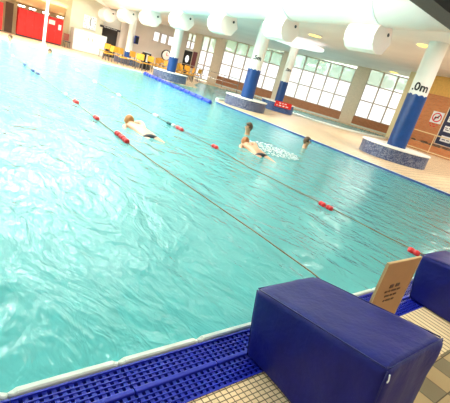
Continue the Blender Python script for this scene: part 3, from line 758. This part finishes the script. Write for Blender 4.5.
# ------------------------------------------------------------------ swimmers
def skinned(name, verts, edges, radii, material, parent, root=0, lv=2):
    me = bpy.data.meshes.new(name); me.from_pydata(verts, edges, []); o = bpy.data.objects.new(name, me); C.objects.link(o)
    sk = o.modifiers.new('skin', 'SKIN')
    for i, r in enumerate(radii):
        v = me.skin_vertices[0].data[i]; v.radius = (r, r) if not isinstance(r, tuple) else r
        v.use_root = (i == root)
    su = o.modifiers.new('sub', 'SUBSURF'); su.levels = su.render_levels = lv
    dg = bpy.context.evaluated_depsgraph_get(); m2 = bpy.data.meshes.new_from_object(o.evaluated_get(dg))
    bpy.data.objects.remove(o)
    m2.materials.clear(); m2.materials.append(material)
    for p in m2.polygons: p.use_smooth = True
    n = bpy.data.objects.new(name, m2); C.objects.link(n); n.parent = parent
    return n
def head(parent, c, d, hairmat, skinmat):
    """features: d = facing direction in xy"""
    c = Vector(c); d = Vector(d).normalized(); s = Vector((-d.y, d.x, 0)); up = s.cross(d) * -1
    if up.z < 0: up = -up
    bm = bmesh.new()
    bmesh.ops.create_uvsphere(bm, u_segments=20, v_segments=14, radius=1)
    bmesh.ops.delete(bm, geom=[v for v in bm.verts if v.co.z < -.25 and v.co.x > -.2 or (v.co.x > .55 and v.co.z < .35)], context='VERTS')
    Mx = Matrix((d, s, up)).transposed().to_4x4()
    for v in bm.verts:
        k = 1+.06*noise.noise(v.co*6)
        v.co = Vector((v.co.x*.112*k - .008, v.co.y*.092*k, v.co.z*.125*k + .012))
    bm.transform(Matrix.Translation(c) @ Mx)
    o = link_bm('hair', bm, hairmat, parent, smooth=True)
    so = o.modifiers.new('thick', 'SOLIDIFY'); so.thickness = .012
    bm = bmesh.new()
    for q in (-1, 1): bmesh.ops.create_uvsphere(bm, u_segments=8, v_segments=6, radius=.012, matrix=Matrix.Translation(c + d*.09 + s*q*.035 + up*.01))
    link_bm('eyes', bm, M['darkgrey'], parent)
def limb_hand(V, E, R, base, tip, dirv, side):
    """five short fingers rooted in the palm at index base"""
    b = Vector(tip); d = Vector(dirv).normalized(); s = Vector((-d.y, d.x, 0)).normalized()*side
    for k, L in ((-1.5, .06), (-.5, .075), (.5, .078), (1.5, .062)):
        i = len(V); V += [tuple(b + s*.018*k + d*.04), tuple(b + s*.022*k + d*(.04+L))]; R += [.010, .008]; E += [(base, i), (i, i+1)]
    i = len(V); V += [tuple(b - s*.045 + d*.01), tuple(b - s*.06 + d*.045)]; R += [.011, .009]; E += [(base, i), (i, i+1)]

def swimmer_prone(loc, rz, label, hair, skinm, stroke=0):
    """face down, swimming towards +y; back awash"""
    t = thing('person', label, 'person', loc, rz, 'swimmers')
    V = [(0, 0, -.02), (0, .22, -.005), (0, .42, .0), (0, .54, .015), (0, .62, .03), (0, .72, .045), (0, .80, .035)]
    R = [(.15, .10), (.14, .095), (.17, .10), (.09, .07), (.058, .058), (.088, .09), (.075, .08)]
    E = [(i, i+1) for i in range(6)]
    def add(p, r, a):
        V.append(p); R.append(r); E.append((a, len(V)-1)); return len(V)-1
    if stroke == 0:      # breaststroke glide, arms wide
        arms = (((.2, .5, -.01), (.38, .66, -.06), (.45, .90, -.07)), ((-.2, .5, -.01), (-.38, .66, -.06), (-.45, .90, -.07)))
        legs = (((.10, -.12, -.05), (.15, -.52, -.07), (.20, -.93, -.05), (.22, -1.08, -.04)), ((-.10, -.12, -.05), (-.13, -.52, -.08), (-.10, -.95, -.07), (-.10, -1.1, -.06)))
    else:                # front crawl, one arm forward, one trailing
        arms = (((.2, .5, .0), (.27, .74, .06), (.22, 1.0, -.02)), ((-.2, .5, -.01), (-.30, .26, -.05), (-.27, .02, -.08)))
        legs = (((.10, -.12, -.05), (.12, -.52, -.06), (.12, -.93, -.05), (.13, -1.08, -.04)), ((-.10, -.12, -.06), (-.12, -.52, -.10), (-.12, -.93, -.13), (-.12, -1.08, -.12)))
    for q, arm in enumerate(arms):
        a = add(arm[0], .062, 2); b = add(arm[1], .046, a); c = add(arm[2], .032, b)
        d = (Vector(arm[2])-Vector(arm[1])).normalized(); h = add(tuple(Vector(arm[2])+d*.06), (.036, .018), c)
        limb_hand(V, E, R, h, V[h], d, 1 if q else -1)
    for leg in legs:
        a = add(leg[0], .095, 0); b = add(leg[1], .062, a); c = add(leg[2], .038, b); add(leg[3], (.04, .025), c)
    skinned('body', V, E, R, skinm, t)
    head(t, (0, .74, .05), (0, .6, .1), hair, skinm)
    V2 = [(0, .0, -.02), (0, -.06, -.03), (.10, -.14, -.05), (.11, -.21, -.055), (-.10, -.14, -.05), (-.11, -.21, -.06)]
    t.scale = (1.15, 1.15, 1.15)
    skinned('trunks', V2, [(0, 1), (1, 2), (2, 3), (1, 4), (4, 5)], [(.158, .108), (.16, .11), .105, .092, .105, .092], M['trunks'], t)
    return t
swimmer_prone((3.80, 7.05, -.05), .05, 'swimmer with blond hair and dark trunks beside three red floats', mat('blond_hair', (.5, .2, .05), .6, noise_amt=.25, noise_scale=40), M['skin_pale'], 1)
swimmer_prone((6.55, 6.5, -.04), -.25, 'swimmer with ginger hair and dark trunks, body stretched out in the middle of the pool', M['hair_orange'], M['skin'], 1)
def swimmer_upright(loc, rz, label, hair, skinm, dip=0, top=None):
    t = thing('person', label, 'person', loc, rz, 'swimmers')      # faces +y, head above water
    V = [(0, 0, -.62), (0, 0, -.38), (0, 0, -.14), (0, .01, -.03), (0, .015, .03), (0, .03, .13), (0, .03, .21)]
    R = [(.13, .10), (.13, .10), (.17, .11), (.075, .075), (.06, .06), (.084, .095), (.085, .095)]
    E = [(i, i+1) for i in range(6)]
    def add(p, r, a):
        V.append(p); R.append(r); E.append((a, len(V)-1)); return len(V)-1
    for q in (1, -1):
        a = add((q*.19, 0, -.10), .062, 2); b = add((q*.33, .12, -.06-dip), .045, a); c = add((q*.36, .38, -.035-dip*1.6), .032, b)
        d = Vector((0, 1, 0)); h = add((q*.36, .45, -.035-dip*1.6), (.034, .018), c); limb_hand(V, E, R, h, V[h], d, q)
        a = add((q*.1, 0, -.72), .09, 0); b = add((q*.13, .15, -1.08), .06, a); add((q*.13, -.05, -1.42), .04, b)
    skinned('body', V, E, R, skinm, t)
    head(t, (0, .03, .165), (0, 1, 0), hair, skinm)
    bm = bmesh.new(); bmesh.ops.create_uvsphere(bm, u_segments=8, v_segments=6, radius=.018, matrix=Matrix.Translation((0, .13, .15)))
    link_bm('nose', bm, skinm, t)
    t.scale = (1.15, 1.15, 1.15)
    skinned('trunks', [(0, 0, -.55), (0, 0, -.66), (.1, .02, -.8), (-.1, .02, -.8)], [(0, 1), (1, 2), (1, 3)], [(.14, .11), (.15, .12), .1, .1], top or M['trunks'], t)
    return t
swimmer_upright((10.0, 8.0, -.01), -2.3, 'brown haired man with head above the water near the right pool edge', M['hair_brown'], M['skin'], dip=.22)
swimmer_upright((8.1, 8.75, .0), 1.3, 'dark haired swimmer just beyond the ginger haired one, arms reaching left', M['hair_brown'], M['skin'], dip=.05, top=M['whitecloth'])
swimmer_upright((6.0, 23.7, -.16), 2.4, 'tiny dark haired swimmer at far end in front of the red lockers', M['hair_brown'], M['skin'])
swimmer_upright((4.35, 25.4, -.02), 2.0, 'tiny bather at the far pool edge near the left red lockers', M['hair_brown'], M['skin'])

bm = bmesh.new()
for k in range(420):
    a = random.uniform(0, 2*PI); q = random.random()**.6
    bmesh.ops.create_icosphere(bm, subdivisions=1, radius=random.uniform(.008, .026), matrix=Matrix.Translation((7.45+.75*q*math.cos(a), 7.0+.8*q*math.sin(a), -.04+random.uniform(0, .05))) @ Matrix.Diagonal((1.3, 1.3, .6, 1)))
tag(link_bm('splash_foam', bm, M['whitepl']), 'white splash and foam beside the ginger haired swimmer', 'foam', kind='stuff')

# ------------------------------------------------------------------ lights
w = bpy.data.worlds.new('World'); S.world = w; w.use_nodes = True
w.node_tree.nodes['Background'].inputs[0].default_value = (1.0, .98, .95, 1); w.node_tree.nodes['Background'].inputs[1].default_value = .42
wn_, wl_ = w.node_tree.nodes, w.node_tree.links            # overcast sky, brighter on the garden side and overhead
tcw = wn_.new('ShaderNodeTexCoord'); dt = wn_.new('ShaderNodeVectorMath'); dt.operation = 'DOT_PRODUCT'; dt.inputs[1].default_value = (.66, .6, .45)
wl_.new(tcw.outputs['Generated'], dt.inputs[0])
mr = wn_.new('ShaderNodeMapRange'); mr.inputs['From Min'].default_value = .1; mr.inputs['From Max'].default_value = .9; mr.inputs['To Min'].default_value = .36; mr.inputs['To Max'].default_value = 1.5
wl_.new(dt.outputs['Value'], mr.inputs['Value']); wl_.new(mr.outputs[0], wn_['Background'].inputs[1])
def area_light(x, y, z, sx, sy, e):
    l = bpy.data.lights.new('ceiling_light', 'AREA'); l.shape = 'RECTANGLE'; l.size = sx; l.size_y = sy; l.energy = e; l.color = (1, .96, .88)
    o = bpy.data.objects.new('ceiling_light', l); C.objects.link(o); o.location = (x, y, z); return o
for x, e in ((-7, 300), (-4, 450), (-1, 560), (2, 600), (5, 600), (8, 600)):      # added rows of unseen long lights, for pool light and streak reflections
    for y in (11.5, 15.6, 19.8, 24.4): area_light(x, y, 6.9, .45, 3.4, 1.25*e*(.13 if y < 13 else .22 if y < 17 else .3 if y < 21 else .4))
l = area_light(-8.8, 21, 3.6, 4.4, 22, 600); l.rotation_euler = (0, -PI/2, 0); l.data.color = (1, .93, .82); l.name = 'window_daylight'  # added light on the unseen left side, brightens duct and outlets
l = area_light(-8.5, 17, 4.0, 2.5, 24, 1300); l.rotation_euler = (0, -PI/2-.33, 0); l.data.spread = math.radians(50); l.data.color = (1, .93, .85); l.name = 'wall_uplight'  # added light tilted up from the left to whiten the duct
area_light(3, -1.5, 5.5, 1.5, 1.5, 120).data.color = (1, .78, .52)  # added warm light to brighten the near tiles
for x, y in ((16, 4), (20, 12), (24, 22), (17, 30), (27, 7)): area_light(x, y, SO(x, y)-.12, 1.5, 1.5, 190)  # added square lights below the low ceiling, apart from its round lamps
for x in (0, 5, 8.5): area_light(x, 30, 2.35, 1.2, .5, 20)

sun = bpy.data.lights.new('sun', 'SUN'); sun.energy = 8; sun.angle = .02; so_ = bpy.data.objects.new('sun', sun); C.objects.link(so_)
so_.rotation_euler = Vector((-.38, -.32, -.85)).to_track_quat('-Z', 'Y').to_euler()

# ------------------------------------------------------------------ camera
R = ((0.769167870822923, -9.125394584141855e-05, -0.6390467730662979), (-0.5832041246570198, 0.40871827903980124, -0.7020130464327443), (0.26125415877411484, 0.9126605941156114, 0.3143197487778473))
cam = bpy.data.cameras.new('Camera'); co = bpy.data.objects.new('Camera', cam); C.objects.link(co)
co.matrix_world = Matrix.Translation((0, 0, 1.6)) @ Matrix(R).to_4x4()
cam.sensor_width = 36; cam.lens = 381.18/450*36; cam.clip_start = .05; cam.clip_end = 300
S.camera = co
S.view_settings.view_transform = 'Standard'; S.view_settings.look = 'None'; S.view_settings.exposure = .58; S.view_settings.gamma = 1
S.view_settings.use_curve_mapping = False
S.cycles.use_denoising = True
